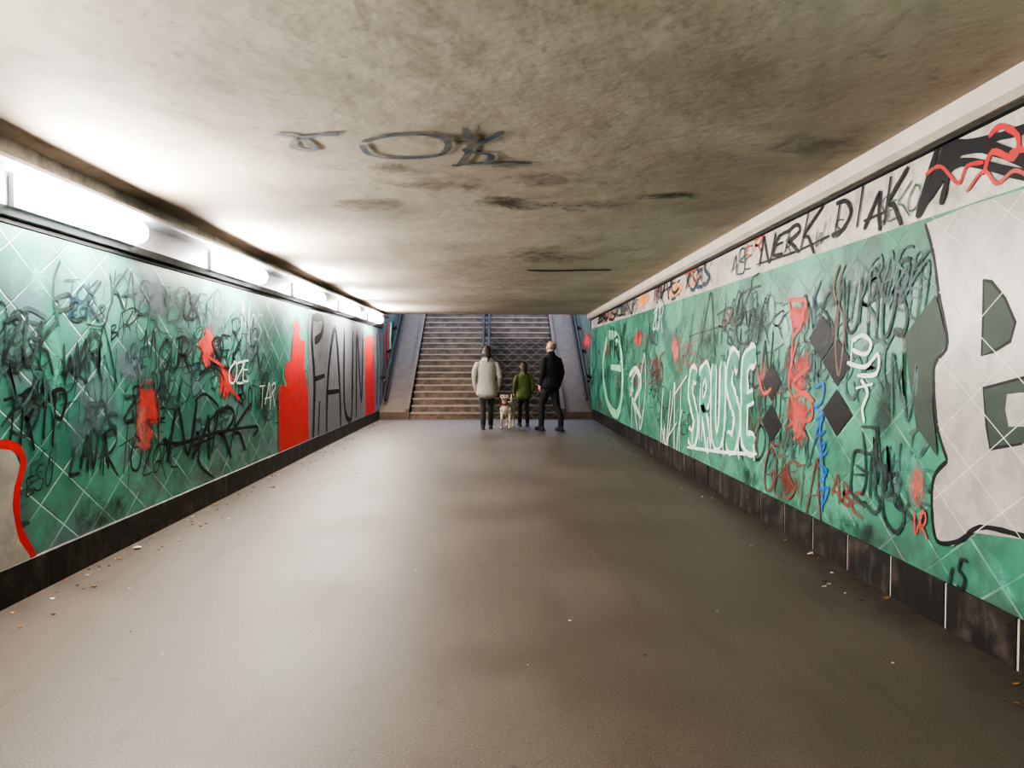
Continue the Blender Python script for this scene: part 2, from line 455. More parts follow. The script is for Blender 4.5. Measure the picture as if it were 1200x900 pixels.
FONT = {
'A': [[(0, 0), (.35, .7), (.55, 1.05), (.75, .5), (.95, -.15)], [(-.1, .3), (1.05, .42)]],
'B': [[(.05, 0), (.1, .5), (.05, 1), (.6, 1), (.75, .75), (.15, .52), (.85, .4), (.8, .05), (0, 0)]],
'C': [[(.95, .85), (.5, 1), (.05, .6), (.15, .1), (.6, 0), (1, .2)]],
'D': [[(.1, 0), (.05, 1)], [(-.15, 1), (.6, .95), (1, .5), (.6, .05), (-.1, 0)]],
'E': [[(.9, 1), (.1, .95), (.05, .5), (.1, .05), (.95, 0)], [(.05, .5), (.75, .55)]],
'F': [[(.95, 1), (.1, .95), (.1, .4), (0, -.1)], [(.05, .5), (.7, .55)]],
'G': [[(.9, .85), (.4, 1), (0, .5), (.3, 0), (.9, .1), (.9, .45), (.5, .42)]],
'H': [[(.05, 1), (.1, 0)], [(.9, 1.05), (.85, -.1)], [(0, .45), (1, .55)]],
'I': [[(.5, 1), (.45, 0)]],
'K': [[(.1, 1.05), (.05, -.05)], [(1.05, 1.1), (.1, .45), (.5, .3), (1.1, -.2)]],
'L': [[(.15, 1), (.05, .3), (.1, 0), (.9, .05)]],
'M': [[(0, -.1), (.15, .95), (.3, .95), (.5, .3), (.75, 1), (.85, .9), (1, -.05)]],
'N': [[(.05, -.05), (.1, 1), (.3, .8), (.8, .05), (.9, .2), (.95, 1.15)]],
'O': [[(.5, 1), (.05, .6), (.2, .05), (.7, 0), (1, .5), (.75, .95), (.4, 1)]],
'P': [[(.1, -.1), (.1, 1)], [(-.1, .9), (.6, 1), (.95, .75), (.6, .45), (.1, .45)]],
'R': [[(.05, 0), (.1, 1)], [(-.1, .9), (.6, 1), (.9, .75), (.5, .5), (.15, .5), (.5, .35), (1.05, -.15)]],
'S': [[(.95, .95), (.4, 1), (.1, .75), (.5, .52), (.9, .3), (.55, 0), (-.05, .08)]],
'T': [[(-.15, .95), (1.05, 1.05)], [(.5, 1), (.5, -.1)]],
'U': [[(.05, 1), (.05, .25), (.4, 0), (.85, .2), (.95, 1)]],
'V': [[(0, 1), (.45, 0), (1, 1.05)]],
'W': [[(0, 1), (.2, 0), (.5, .7), (.75, 0), (1, 1.1)]],
'J': [[(.7, 1), (.7, .2), (.4, -.1), (0, .2)]],
'Q': [[(.5, 1), (.05, .6), (.2, .05), (.7, 0), (1, .5), (.75, .95), (.4, 1)], [(.5, .3), (1, -.2)]],
'X': [[(0, 1), (1, 0)], [(1, 1), (0, 0)]],
'Y': [[(0, 1), (.5, .5)], [(1, 1), (.5, .5), (.3, -.2)]],
'Z': [[(0, .95), (.95, 1), (.05, .05), (1, 0)]],
'2': [[(.1, .8), (.5, 1), (.85, .7), (.1, 0), (.95, .05)]],
'0': [[(.5, 1), (.1, .5), (.5, 0), (.9, .5), (.5, 1)]],
'8': [[(.5, .52), (.1, .8), (.5, 1), (.9, .8), (.1, .2), (.5, 0), (.9, .25), (.5, .52)]],
'6': [[(.8, 1), (.2, .6), (.15, .1), (.7, 0), (.85, .4), (.2, .4)]],
' ': [],
}
def write(s, text, pa, pb, H, w, c, slant=0.2, jit=0.07, gap=0.02, inner=None, iw=0, rot=True):
    ux, uy = pb[0] - pa[0], pb[1] - pa[1]
    n = len(text); js = []
    for i, chh in enumerate(text):
        hs = 1 + (random.uniform(-0.2, 0.3) if rot else random.uniform(-.05, .08)); vo = random.uniform(-0.12, 0.12) if rot else random.uniform(-.03, .03)
        wd = random.uniform(.85, 1.2) if rot else 1; sk = random.uniform(-.15, .2) if rot else 0
        for st_ in FONT.get(chh, []):
            P = []
            for (lx, ly) in st_:
                lx2 = (i + gap / 2 + (lx * wd + (slant + sk) * ly + random.uniform(-jit, jit)) * (1 - gap)) / n
                ly2 = (ly * hs + vo + random.uniform(-jit, jit)) * H
                P.append((pa[0] + ux * lx2, pa[1] + uy * lx2 + ly2))
            js.append(P)
    for P in js: ribbon(s, P, w, c)
    if inner:
        for P in js: ribbon(s, P, iw, inner)
def tag(s, text, a, b, hpx, w, c, **kw):
    """hand-written tag with its baseline from survey point a to survey point b"""
    pa, pb = SURF[s](*a), SURF[s](*b); pt = SURF[s](a[0], a[1] - hpx)
    write(s, text, pa, pb, math.hypot(pt[0] - pa[0], pt[1] - pa[1]), w, c, **kw)
def scribble(s, cx, cy, hw, hh, n, w, c, seed):
    r = random.Random(seed); p = SURF[s](cx, cy)
    P = []
    for i in range(n):
        t = i / (n - 1) * 2 - 1
        P.append((p[0] + t * hw + r.uniform(-.4, .4) * hw, p[1] + (1 if i % 2 else -1) * hh * r.uniform(.2, 1)))
    if s in 'LR': P = [(a, min(max(b, 0.27), 2.2)) for a, b in P]
    ribbon(s, P, w, c)

# ---- scattered old tags, laid out along both walls in metres
WORDS = ['SEKO', 'TIR', 'OMEN', 'KRS', 'ZONE', 'ABE', 'NOS', 'PUK', 'RIOT', 'DER', 'YOS', 'TAGO', 'MIK', 'ESO', 'JUX', 'LOKE', 'WIS', 'QRO', 'BAK', 'FEN']
rg = random.Random(21)
for s in ('L', 'R'):
    for i in range(84 if s == 'L' else 110):
        y = rg.uniform(1.5, 17.5) if i > 30 else rg.uniform(3.0, 8.0); z = rg.uniform(.4, 1.9)
        H = rg.uniform(.12, .34); word = rg.choice(WORDS); Wd = H * len(word) * rg.uniform(.7, 1.0)
        d = 1 if s == 'L' else -1
        w_ = rg.choice([.012, .016, .022, .03]); col = rg.choice(['ghost', 'ghost', 'ghost', 'fblack', 'fblack', 'dblue', 'fblack', 'brown' if s == 'R' else 'fblack', 'fwhite' if y > 8 else 'ghost', 'fred' if y > 9 else 'ghost'])
        dzz = rg.uniform(-.1, .15)
        if s == 'R' and y < 4.6 and z > .45: continue
        write(s, word, (y, z), (y + d * Wd, z + dzz), H, w_, col)

# ---- left wall
for (x, y, hw, hh, c) in [(185, 345, .9, .35, 'b_grey'), (150, 420, .8, .5, 'b_grey'), (255, 375, 1.1, .45, 'b_grey'),
        (300, 410, 1.0, .6, 'b_grey'), (30, 330, .45, .3, 'b_green'), (60, 420, .4, .4, 'b_green'), (310, 470, .9, .5, 'b_dark'),
        (120, 600, .6, .25, 'b_dark'), (100, 500, .5, .4, 'b_grey'),
        (175, 478, .38, .46, 'b_red'), (165, 500, .3, .3, 'b_pink'), (243, 405, .34, .36, 'b_red'), (266, 450, .4, .3, 'b_red')]:
    blotch('L', x, y, hw, hh, c)
tag('L', 'TOKI', (74, 349), (124, 352), 22, .016, 'dblue', jit=.03); tag('L', '2008', (78, 371), (122, 374), 18, .016, 'dblue', jit=.03)
stroke('L', [(70, 305), (63, 325), (62, 350), (68, 380)], .018, 'fblack'); stroke('L', [(128, 320), (131, 345), (126, 365), (120, 382), (100, 380)], .018, 'fblack')
stroke('L', [(130, 335), (140, 322), (150, 335), (140, 350)], .02, 'ghost')
tag('L', 'ZUK', (2, 428), (62, 430), 52, .028, 'fblack'); tag('L', 'WAR', (72, 440), (118, 440), 45, .03, 'fblack')
tag('L', 'TRIP', (2, 522), (76, 515), 58, .03, 'black'); tag('L', 'LAVA', (80, 556), (126, 545), 38, .03, 'fblack')
tag('L', 'OKI', (214, 372), (244, 378), 32, .03, 'black'); tag('L', 'NARK', (196, 544), (286, 522), 54, .045, 'black', slant=.3)
stroke('L', [(190, 515), (210, 520), (250, 508), (300, 500), (296, 512)], .035, 'black')
stroke('L', [(228, 470), (240, 462), (256, 480), (240, 500), (232, 540), (250, 560)], .03, 'black')
stroke('L', [(0, 500), (20, 478), (45, 480), (30, 510), (10, 505)], .024, 'fblack')
tag('L', 'MOUR', (165, 430), (225, 435), 40, .024, 'fblack'); tag('L', 'KAS', (130, 360), (175, 366), 40, .024, 'fblack')
tag('L', 'SEK', (245, 432), (280, 434), 36, .028, 'black'); tag('L', 'RHO', (270, 400), (300, 402), 28, .025, 'fblack')
tag('L', 'OZE', (266, 446), (292, 448), 20, .024, 'white'); tag('L', 'TAR', (304, 474), (322, 474), 24, .026, 'white')
stroke('L', [(242, 392), (236, 402), (240, 415), (262, 430)], .035, 'red'); stroke('L', [(232, 440), (250, 430), (262, 445), (258, 468)], .022, 'black')
stroke('L', [(258, 445), (275, 462), (280, 468)], .04, 'red'); stroke('L', [(243, 392), (243, 425)], .02, 'fred')
stroke('L', [(160, 470), (160, 512)], .015, 'fred'); stroke('L', [(186, 470), (187, 518)], .015, 'fred')
for i, (x, y, a, b) in enumerate([(30, 460, .25, .2), (110, 420, .25, .25), (200, 460, .3, .2), (280, 380, .6, .15), (310, 420, .5, .25), (190, 345, .3, .12)]):
    scribble('L', x, y, a, b, 9, .018, ('ghost', 'fblack', 'ghost')[i % 3], i + 3)
# cropped silver piece at the near left with red outline
fill('L', [(-60, 520), (-20, 522), (14, 524), (22, 545), (15, 580), (18, 620), (34, 650), (34, 664), (22, 672), (-60, 712)], 'silver')
stroke('L', [(-60, 522), (-20, 522), (12, 522), (26, 540), (18, 580), (22, 622), (38, 652), (36, 672), (24, 700)], .06, 'red')
# red flame figure
fill('L', [(326, 549), (326, 455), (333, 448), (334, 428), (341, 420), (343, 395), (349, 372), (351, 398), (357, 400), (356, 430), (362, 470), (363, 531)], 'red')
blotch('L', 346, 383, .35, .12, 'b_red')
stroke('L', [(333, 428), (331, 440), (335, 452)], .08, 'mgreen'); blotch('L', 335, 510, .5, .35, 'b_maroon'); blotch('L', 350, 440, .5, .35, 'b_pink')
# silver/grey letter piece
fill('L', [(362, 533), (360, 450), (362, 366), (395, 371), (427, 379), (428, 496)], 'grey')
for pts in ([(366, 370), (365, 400), (368, 450), (366, 528)], [(366, 372), (378, 374), (376, 392), (368, 400)], [(382, 515), (384, 440), (392, 385), (397, 440), (399, 505)],
            [(384, 460), (398, 458)], [(403, 385), (403, 470), (408, 492), (412, 480), (413, 388)], [(417, 490), (418, 390), (423, 470), (425, 385)], [(367, 445), (380, 440)], [(372, 520), (374, 470)]):
    stroke('L', pts, .13, 'black')
blotch('L', 395, 420, 1.6, .6, 'b_dark')
fill('L', [(428, 496), (427, 396), (432, 392), (437, 394), (439, 490)], 'red')
fill('L', [(439, 490), (438, 384), (447, 380), (448, 485)], 'grey')
for x in (441, 445, 450, 453): stroke('L', [(x, 390), (x + 1, 430), (x, 475)], .12, 'black' if x != 450 else 'red')
for x, c in ((455, 'red'), (458, 'lgreen'), (461, 'black')): stroke('L', [(x, 378), (x - 1, 400), (x, 425)], .25, c)

# ---- right wall
for (x, y, hw, hh, c) in [(1035, 325, .6, .25, 'b_dark'), (985, 345, .5, .3, 'b_dark'), (890, 385, .6, .3, 'b_dark'), (835, 400, .6, .35, 'b_dark'), (1040, 480, .25, .4, 'b_dark'),
        (1070, 560, .3, .3, 'b_green'), (1150, 670, .5, .2, 'b_green'), (850, 490, .8, .3, 'b_green'), (1000, 620, .8, .18, 'b_dark'),
        (938, 372, .32, .2, 'b_red'), (936, 430, .35, .26, 'b_red'), (935, 490, .3, .3, 'b_red'), (895, 445, .28, .3, 'b_pink'), (748, 396, .9, .24, 'b_red'), (792, 410, .4, .3, 'b_pink'),
        (1075, 570, .14, .2, 'b_pink'), (925, 560, .5, .25, 'b_maroon'), (712, 500, 2.5, .4, 'b_maroon'), (770, 528, 1.6, .22, 'b_maroon'), (708, 440, 1.2, .4, 'b_dark'),
        (688, 400, 1.6, .4, 'b_red'), (880, 560, .6, .2, 'b_dark')]:
    blotch('R', x, y, hw, hh, c)
# black diamond tiles, set on the tile grid
done = set()
for (x, y) in [(905, 432), (911, 490), (963, 418), (985, 447), (984, 503)]:
    p = onR(x, y)
    i = math.floor(p[0] / TW + p[1] / TH); j = math.floor(p[0] / TW - p[1] / TH)
    if (i, j) in done: continue
    done.add((i, j))
    cy, cz = (i + j + 1) / 2 * TW, (i - j) / 2 * TH
    poly('R', [(cy - TW * .47, cz), (cy, cz - TH * .47), (cy + TW * .47, cz), (cy, cz + TH * .47)], 'black')
for pts in ([(925, 350), (930, 385), (928, 420)], [(945, 355), (940, 380), (930, 395)], [(935, 400), (925, 450), (940, 500), (930, 515)], [(950, 430), (930, 450), (955, 470)], [(950, 480), (925, 500)], [(888, 430), (895, 460), (905, 455)],
            [(925, 352), (945, 352), (940, 370), (926, 372)], [(930, 465), (948, 462), (952, 490), (935, 495), (948, 515)]):
    stroke('R', pts, .035, 'fred')
tag('R', 'HARE', (805, 412), (888, 400), 42, .024, 'fblack'); tag('R', 'HOST', (1015, 400), (1085, 388), 75, .03, 'fblack', slant=.3)
tag('R', 'SAU', (960, 400), (1008, 392), 55, .025, 'fblack'); stroke('R', [(985, 310), (978, 340), (990, 380), (984, 440), (980, 400), (985, 330), (992, 310)], .025, 'brown')
tag('R', 'RASE', (1018, 350), (1085, 330), 45, .02, 'ghost')
# white outlined bubble letters
tag('R', 'SRUSE', (806, 514), (890, 520), 76, .25, 'white', slant=.05, jit=.02, gap=.3, rot=False, inner='mgreen', iw=.15)
for x, y in ((812, 512), (830, 520), (848, 522), (866, 526), (884, 528)):
    stroke('R', [(x, y - 8), (x, y + 4), (x + 1, y + 12)], .03, 'white')
stroke('R', [(806, 524), (850, 530), (888, 532)], .035, 'white')
# white tags
tag('R', 'RO', (740, 500), (756, 502), 62, .05, 'fwhite'); tag('R', 'WAT', (772, 545), (802, 520), 52, .035, 'white')
stroke('R', [(778, 455), (776, 500), (790, 545), (796, 500), (800, 480)], .03, 'white')
tag('R', 'ZOR', (765, 388), (777, 386), 22, .04, 'fwhite')
for pts in ([(1000, 400), (1012, 393), (1022, 402), (1016, 415), (1000, 410)], [(994, 425), (1015, 430), (1030, 415), (1028, 438), (1006, 440)], [(1010, 445), (1018, 460), (1012, 478), (1014, 495)], [(1004, 455), (1024, 450)], [(1000, 396), (998, 430)]):
    stroke('R', pts, .03, 'white')
# light green letter
for pts in ([(712, 395), (707, 430), (712, 470), (724, 485), (730, 450), (726, 400), (714, 392)], [(716, 430), (728, 432)]): stroke('R', pts, .2, 'lgreen')
stroke('R', [(738, 440), (746, 432), (752, 450), (744, 470), (752, 490)], .1, 'fwhite')
tag('R', 'MRX', (715, 420), (730, 418), 28, .06, 'fblack'); tag('R', 'ERS', (690, 470), (702, 472), 60, .08, 'ghost')
# blue vertical tag
for pts in ([(955, 455), (966, 450), (964, 470), (956, 478), (966, 484)], [(956, 492), (966, 488), (960, 500), (957, 512), (968, 505)], [(958, 522), (968, 520), (961, 535), (970, 530)], [(960, 545), (970, 552), (962, 565)], [(964, 480), (962, 520), (966, 560), (964, 600)], [(958, 575), (972, 572), (966, 590)]):
    stroke('R', pts, .024, 'blue')
tag('R', 'GESTA', (895, 575), (962, 600), 42, .024, 'brown')
for pts in ([(1010, 500), (1030, 505), (1022, 540), (1020, 585)], [(1004, 545), (1022, 555), (1040, 545)], [(1012, 505), (1016, 560), (1010, 580)], [(1030, 500), (1028, 530), (1036, 560)]): stroke('R', pts, .022, 'fblack')
tag('R', 'TI', (1070, 580), (1086, 582), 26, .018, 'fred'); tag('R', 'VR', (1070, 625), (1088, 628), 22, .016, 'fred')
tag('R', 'LS', (1112, 690), (1134, 690), 30, .02, 'fblack')
for i, (x, y, a, b) in enumerate([(1050, 330, .3, .2), (880, 370, .4, .15), (1060, 450, .15, .3), (940, 520, .3, .2), (1035, 540, .12, .3)]):
    scribble('R', x, y, a, b, 9, .02, ('ghost', 'fblack', 'ghost')[i % 3], i + 40)
# dark olive letter and silver piece at near right
fill('R', [(1062, 392), (1098, 345), (1112, 402), (1096, 425), (1094, 470), (1100, 535), (1075, 500), (1066, 440)], 'olive')
sil = [(1086, 262), (1096, 300), (1102, 345), (1112, 402), (1098, 425), (1096, 450), (1100, 500), (1112, 540), (1096, 560), (1094, 600), (1100, 634), (1118, 640), (1140, 624), (1200, 632), (1290, 660), (1290, 190), (1200, 222), (1140, 240)]
fill('R', sil, 'silver')
for pts in ([(1086, 262), (1096, 300), (1102, 345), (1112, 402), (1098, 425), (1096, 450), (1100, 500), (1112, 540)], [(1112, 540), (1096, 560), (1094, 600), (1100, 634), (1125, 634), (1150, 618), (1200, 628), (1290, 655)]):
    stroke('R', pts, .026, 'black')
fill('R', [(1154, 328), (1164, 330), (1180, 350), (1192, 378), (1186, 400), (1166, 412), (1152, 417)], 'olive')
for pts in ([(1154, 328), (1164, 330), (1180, 350), (1192, 378), (1186, 400), (1166, 412), (1152, 417), (1154, 370), (1154, 328)],): stroke('R', pts, .018, 'black', False)
fill('R', [(1154, 455), (1200, 443), (1230, 436), (1230, 470), (1200, 460), (1182, 462), (1180, 480), (1184, 500), (1230, 500), (1230, 515), (1200, 520), (1162, 526), (1158, 500)], 'olive')
stroke('R', [(1230, 436), (1200, 443), (1154, 455), (1158, 500), (1162, 526), (1200, 520)], .018, 'black', False)
def inpoly(p, P):
    c = False
    for i in range(len(P)):
        a, b = P[i], P[i - 1]
        if (a[1] > p[1]) != (b[1] > p[1]) and p[0] < (b[0] - a[0]) * (p[1] - a[1]) / (b[1] - a[1]) + a[0]: c = not c
    return c
def joints(s, P, c, w=.008):
    ys = [p[0] for p in P]; zs = [p[1] for p in P]
    for sgn in (1, -1):
        vals = [y / TW + sgn * z / TH for y in (min(ys), max(ys)) for z in (min(zs), max(zs))]
        for kk in range(math.floor(min(vals)), math.ceil(max(vals)) + 1):
            run = []
            N = 200
            for i in range(N + 1):
                z = min(zs) + (max(zs) - min(zs)) * i / N
                p = ((kk - sgn * z / TH) * TW, z)
                if inpoly(p, P): run.append(p)
                else:
                    if len(run) > 3: ribbon(s, [run[0], run[-1]], w, c, False)
                    run = []
            if len(run) > 3: ribbon(s, [run[0], run[-1]], w, c, False)
joints('R', PX('R', sil), 'tline')

# ---- right frieze
for i in range(24):
    y = rg.uniform(7.6, 18); word = rg.choice(WORDS); H = rg.uniform(.1, .24)
    write('RF', word, (y, rg.uniform(2.31, 2.42)), (y - H * len(word) * 1.0, rg.uniform(2.31, 2.42)), H, rg.choice([.012, .02, .03]), rg.choice(['fblack', 'black', 'black', 'fred', 'dblue']))
for y, word in ((6.6, 'TIR'), (5.7, 'WIS'), (4.75, 'SEKO')):
    write('RF', word, (y, 2.33), (y - .45, 2.35), .13, .012, 'ghost')
stroke('RF', [(1072, 255), (1100, 165), (1108, 200), (1100, 240)], .05, 'black'); stroke('RF', [(1072, 255), (1095, 215), (1125, 190), (1200, 205), (1260, 200)], .05, 'black')
stroke('RF', [(1100, 165), (1130, 168), (1200, 150), (1250, 120)], .045, 'black'); stroke('RF', [(1110, 180), (1150, 172), (1215, 195)], .06, 'black')
fill('RF', [(1105, 163), (1132, 165), (1118, 190), (1090, 232), (1074, 250)], 'black')
stroke('RF', [(1082, 205), (1100, 195), (1120, 215), (1130, 195), (1150, 190)], .022, 'red'); stroke('RF', [(1156, 160), (1170, 148), (1190, 160), (1185, 185), (1160, 178), (1150, 205)], .03, 'red')
stroke('RF', [(1180, 180), (1200, 175), (1240, 190)], .03, 'red')
stroke('RF', [(1130, 225), (1150, 200), (1165, 215), (1185, 200), (1200, 205)], .02, 'fred')
tag('RF', 'DIAK', (974, 276), (1056, 252), 34, .036, 'black', slant=.25); tag('RF', 'NERK', (888, 308), (954, 289), 26, .032, 'black', slant=.3)
stroke('RF', [(885, 310), (930, 295), (970, 276)], .02, 'black')
tag('RF', 'MAC', (765, 352), (796, 342), 18, .05, 'black'); tag('RF', 'SES', (808, 340), (830, 332), 22, .05, 'dblue')
for x, y, a, b in ((752, 353, .5, .09), (790, 340, .35, .09), (812, 328, .2, .08)):
    p = onR(x, y); poly('RF', [(p[0] + a * math.cos(t * .7) * (1 + .25 * math.sin(t * 5)), p[1] + b * math.sin(t * .7)) for t in range(9)], 'orange', True)
tag('RF', 'OLK', (800, 322), (824, 312), 12, .03, 'red'); tag('RF', 'ER', (872, 300), (890, 294), 18, .02, 'fred')
tag('RF', 'BUSEN', (700, 378), (740, 366), 14, .05, 'fblack')

# ---- ceiling writing and soot
for (x, y, hw, hh, c) in [(548, 162, .42, .26, 'b_soot'), (430, 195, .55, .35, 'b_ssoot'), (600, 238, .7, .5, 'b_soot'), (520, 215, .8, .5, 'b_ssoot'), (650, 210, .7, .4, 'b_ssoot'),
        (790, 228, .4, .2, 'b_soot'), (700, 240, .6, .5, 'b_ssoot'), (640, 300, 1.0, 1.2, 'b_ssoot'), (430, 240, .6, .6, 'b_ssoot'),
        (600, 190, .45, .25, 'b_ssoot'), (960, 170, .7, .6, 'b_ssoot')]:
    blotch('C', x, y, hw, hh, c)
for pts in ([(320, 156), (345, 158), (370, 174), (345, 172), (352, 160), (398, 156)], [(372, 156), (398, 154)],
            [(425, 165), (450, 158), (500, 156), (525, 165), (515, 180), (470, 184), (435, 180), (424, 168)],
            [(545, 148), (552, 170), (540, 190), (530, 193)], [(590, 152), (560, 168), (545, 175), (575, 180), (570, 190)], [(530, 192), (575, 190), (624, 190)]):
    stroke('C', pts, .045, 'cblue')
stroke('C', [(618, 316), (650, 317), (680, 316), (716, 316)], .11, 'black')

for (s, c), (V, Fc, U) in layers.items():
    me = bpy.data.meshes.new('paint'); me.from_pydata(V, [], Fc)
    uvl = me.uv_layers.new(name='UVMap')
    for lp in me.loops: uvl.data[lp.index].uv = U[lp.vertex_index]
    me.materials.append(PC[c])
    o = bpy.data.objects.new('graffiti_%s_%s' % ({'L': 'left', 'R': 'right', 'RF': 'frieze', 'C': 'ceiling'}[s], c), me)
    sc.collection.objects.link(o)
    o.parent = {'L': wall_left, 'R': wall_right, 'RF': wall_right, 'C': ceiling}[s]

# ------------------------------------------------------------------ people
def tube(bm, pts, rad, seg=14):
    """lofted tapering limb: pts centre line, rad list of (rx, ry)"""
    rings = []
    P = [Vector(p) for p in pts]; n = len(P)
    R = [(r, r) if not isinstance(r, tuple) else r for r in rad]
    t0 = (P[1] - P[0]).normalized(); t1 = (P[-1] - P[-2]).normalized()
    e0, e1 = min(R[0]), min(R[-1])
    PP = [P[0] - t0 * e0 * .6, P[0] - t0 * e0 * .35] + P + [P[-1] + t1 * e1 * .35, P[-1] + t1 * e1 * .6]
    RR = [(R[0][0] * .35, R[0][1] * .35), (R[0][0] * .8, R[0][1] * .8)] + R + [(R[-1][0] * .8, R[-1][1] * .8), (R[-1][0] * .35, R[-1][1] * .35)]
    for i, p in enumerate(PP):
        t = (PP[min(i + 1, len(PP) - 1)] - PP[max(i - 1, 0)]).normalized()
        side = Vector((1, 0, 0)) - t * t.x
        if side.length < 0.3: side = Vector((0, 1, 0)) - t * t.y
        side.normalize(); up = t.cross(side)
        ring = [bm.verts.new(p + side * math.cos(2 * math.pi * j / seg) * RR[i][0] + up * math.sin(2 * math.pi * j / seg) * RR[i][1]) for j in range(seg)]
        rings.append(ring)
    for a, b in zip(rings, rings[1:]):
        for j in range(seg): bm.faces.new((a[j], a[(j + 1) % seg], b[(j + 1) % seg], b[j]))
    bm.faces.new(rings[0][::-1]); bm.faces.new(rings[-1])
def ball(bm, c, r, seg=16):
    res = bmesh.ops.create_uvsphere(bm, u_segments=seg, v_segments=seg // 2 + 2, radius=1)
    for v in res['verts']: v.co = Vector((v.co.x * r[0] + c[0], v.co.y * r[1] + c[1], v.co.z * r[2] + c[2]))
def organic(name, bm, mat, parent, voxel=0.012, sm=4):
    o = new_obj(name, bm, [mat], parent)
    r = o.modifiers.new('remesh', 'REMESH'); r.mode = 'VOXEL'; r.voxel_size = voxel; r.use_smooth_shade = True
    s = o.modifiers.new('smooth', 'SMOOTH'); s.factor = 0.5; s.iterations = sm
    return o
def cloth(name, c, var=.2):
    k = NT(name); co = k.coord()
    k.col(k.mix(k.noise(co, 18, 4), tuple(x * (1 - var) for x in c), tuple(x * (1 + var) for x in c))); k.rough(0.85)
    k.bump(k.noise(k.scale(co, (1, 1, .45)), 14, 3), .6, .03)
    return k.mat
skin = simple('skin', (0.50, 0.30, 0.22), 0.5, var=.1)
eye_m = simple('eye', (0.6, 0.6, 0.58), 0.2, var=.02); iris_m = simple('iris', (0.05, 0.03, 0.02), 0.2)
lip = simple('lips', (0.36, 0.13, 0.11), 0.5)

def hand(parent, name, wrist, direction, side, mat, s=1.0):
    """relaxed hand: palm, four unequal bent fingers, thumb from the palm's side"""
    bm = bmesh.new(); W = Vector(wrist); d = Vector(direction).normalized()
    f = Vector((0, 1, 0)); f = (f - d * f.dot(d)).normalized()
    inn = Vector((-side, 0, 0)); inn = (inn - d * inn.dot(d) - f * inn.dot(f)).normalized()
    tube(bm, [W - d * .02 * s, W + d * .03 * s, W + d * .085 * s], [(.02 * s, .026 * s), (.02 * s, .036 * s), (.016 * s, .04 * s)])
    for i, (o_, l) in enumerate(((.03, .072), (.01, .082), (-.01, .075), (-.03, .058))):
        b = W + d * .08 * s + f * o_ * s
        p1 = b + d * l * .45 * s + inn * .004 * s; p2 = p1 + (d * .8 + inn * .5).normalized() * l * .32 * s; p3 = p2 + (d * .5 + inn * .8).normalized() * l * .25 * s
        tube(bm, [b - d * .02 * s, b, p1, p2, p3], [.009 * s, .0095 * s, .009 * s, .008 * s, .0065 * s], 8)
    b = W + d * .03 * s + f * .03 * s
    p1 = b + (d * .6 + f * .8).normalized() * .035 * s; p2 = p1 + (d + f * .25 + inn * .3).normalized() * .035 * s
    tube(bm, [b - f * .012 * s, b, p1, p2], [.013 * s, .013 * s, .011 * s, .008 * s], 8)
    return organic(name, bm, mat, parent, .0045, 1)

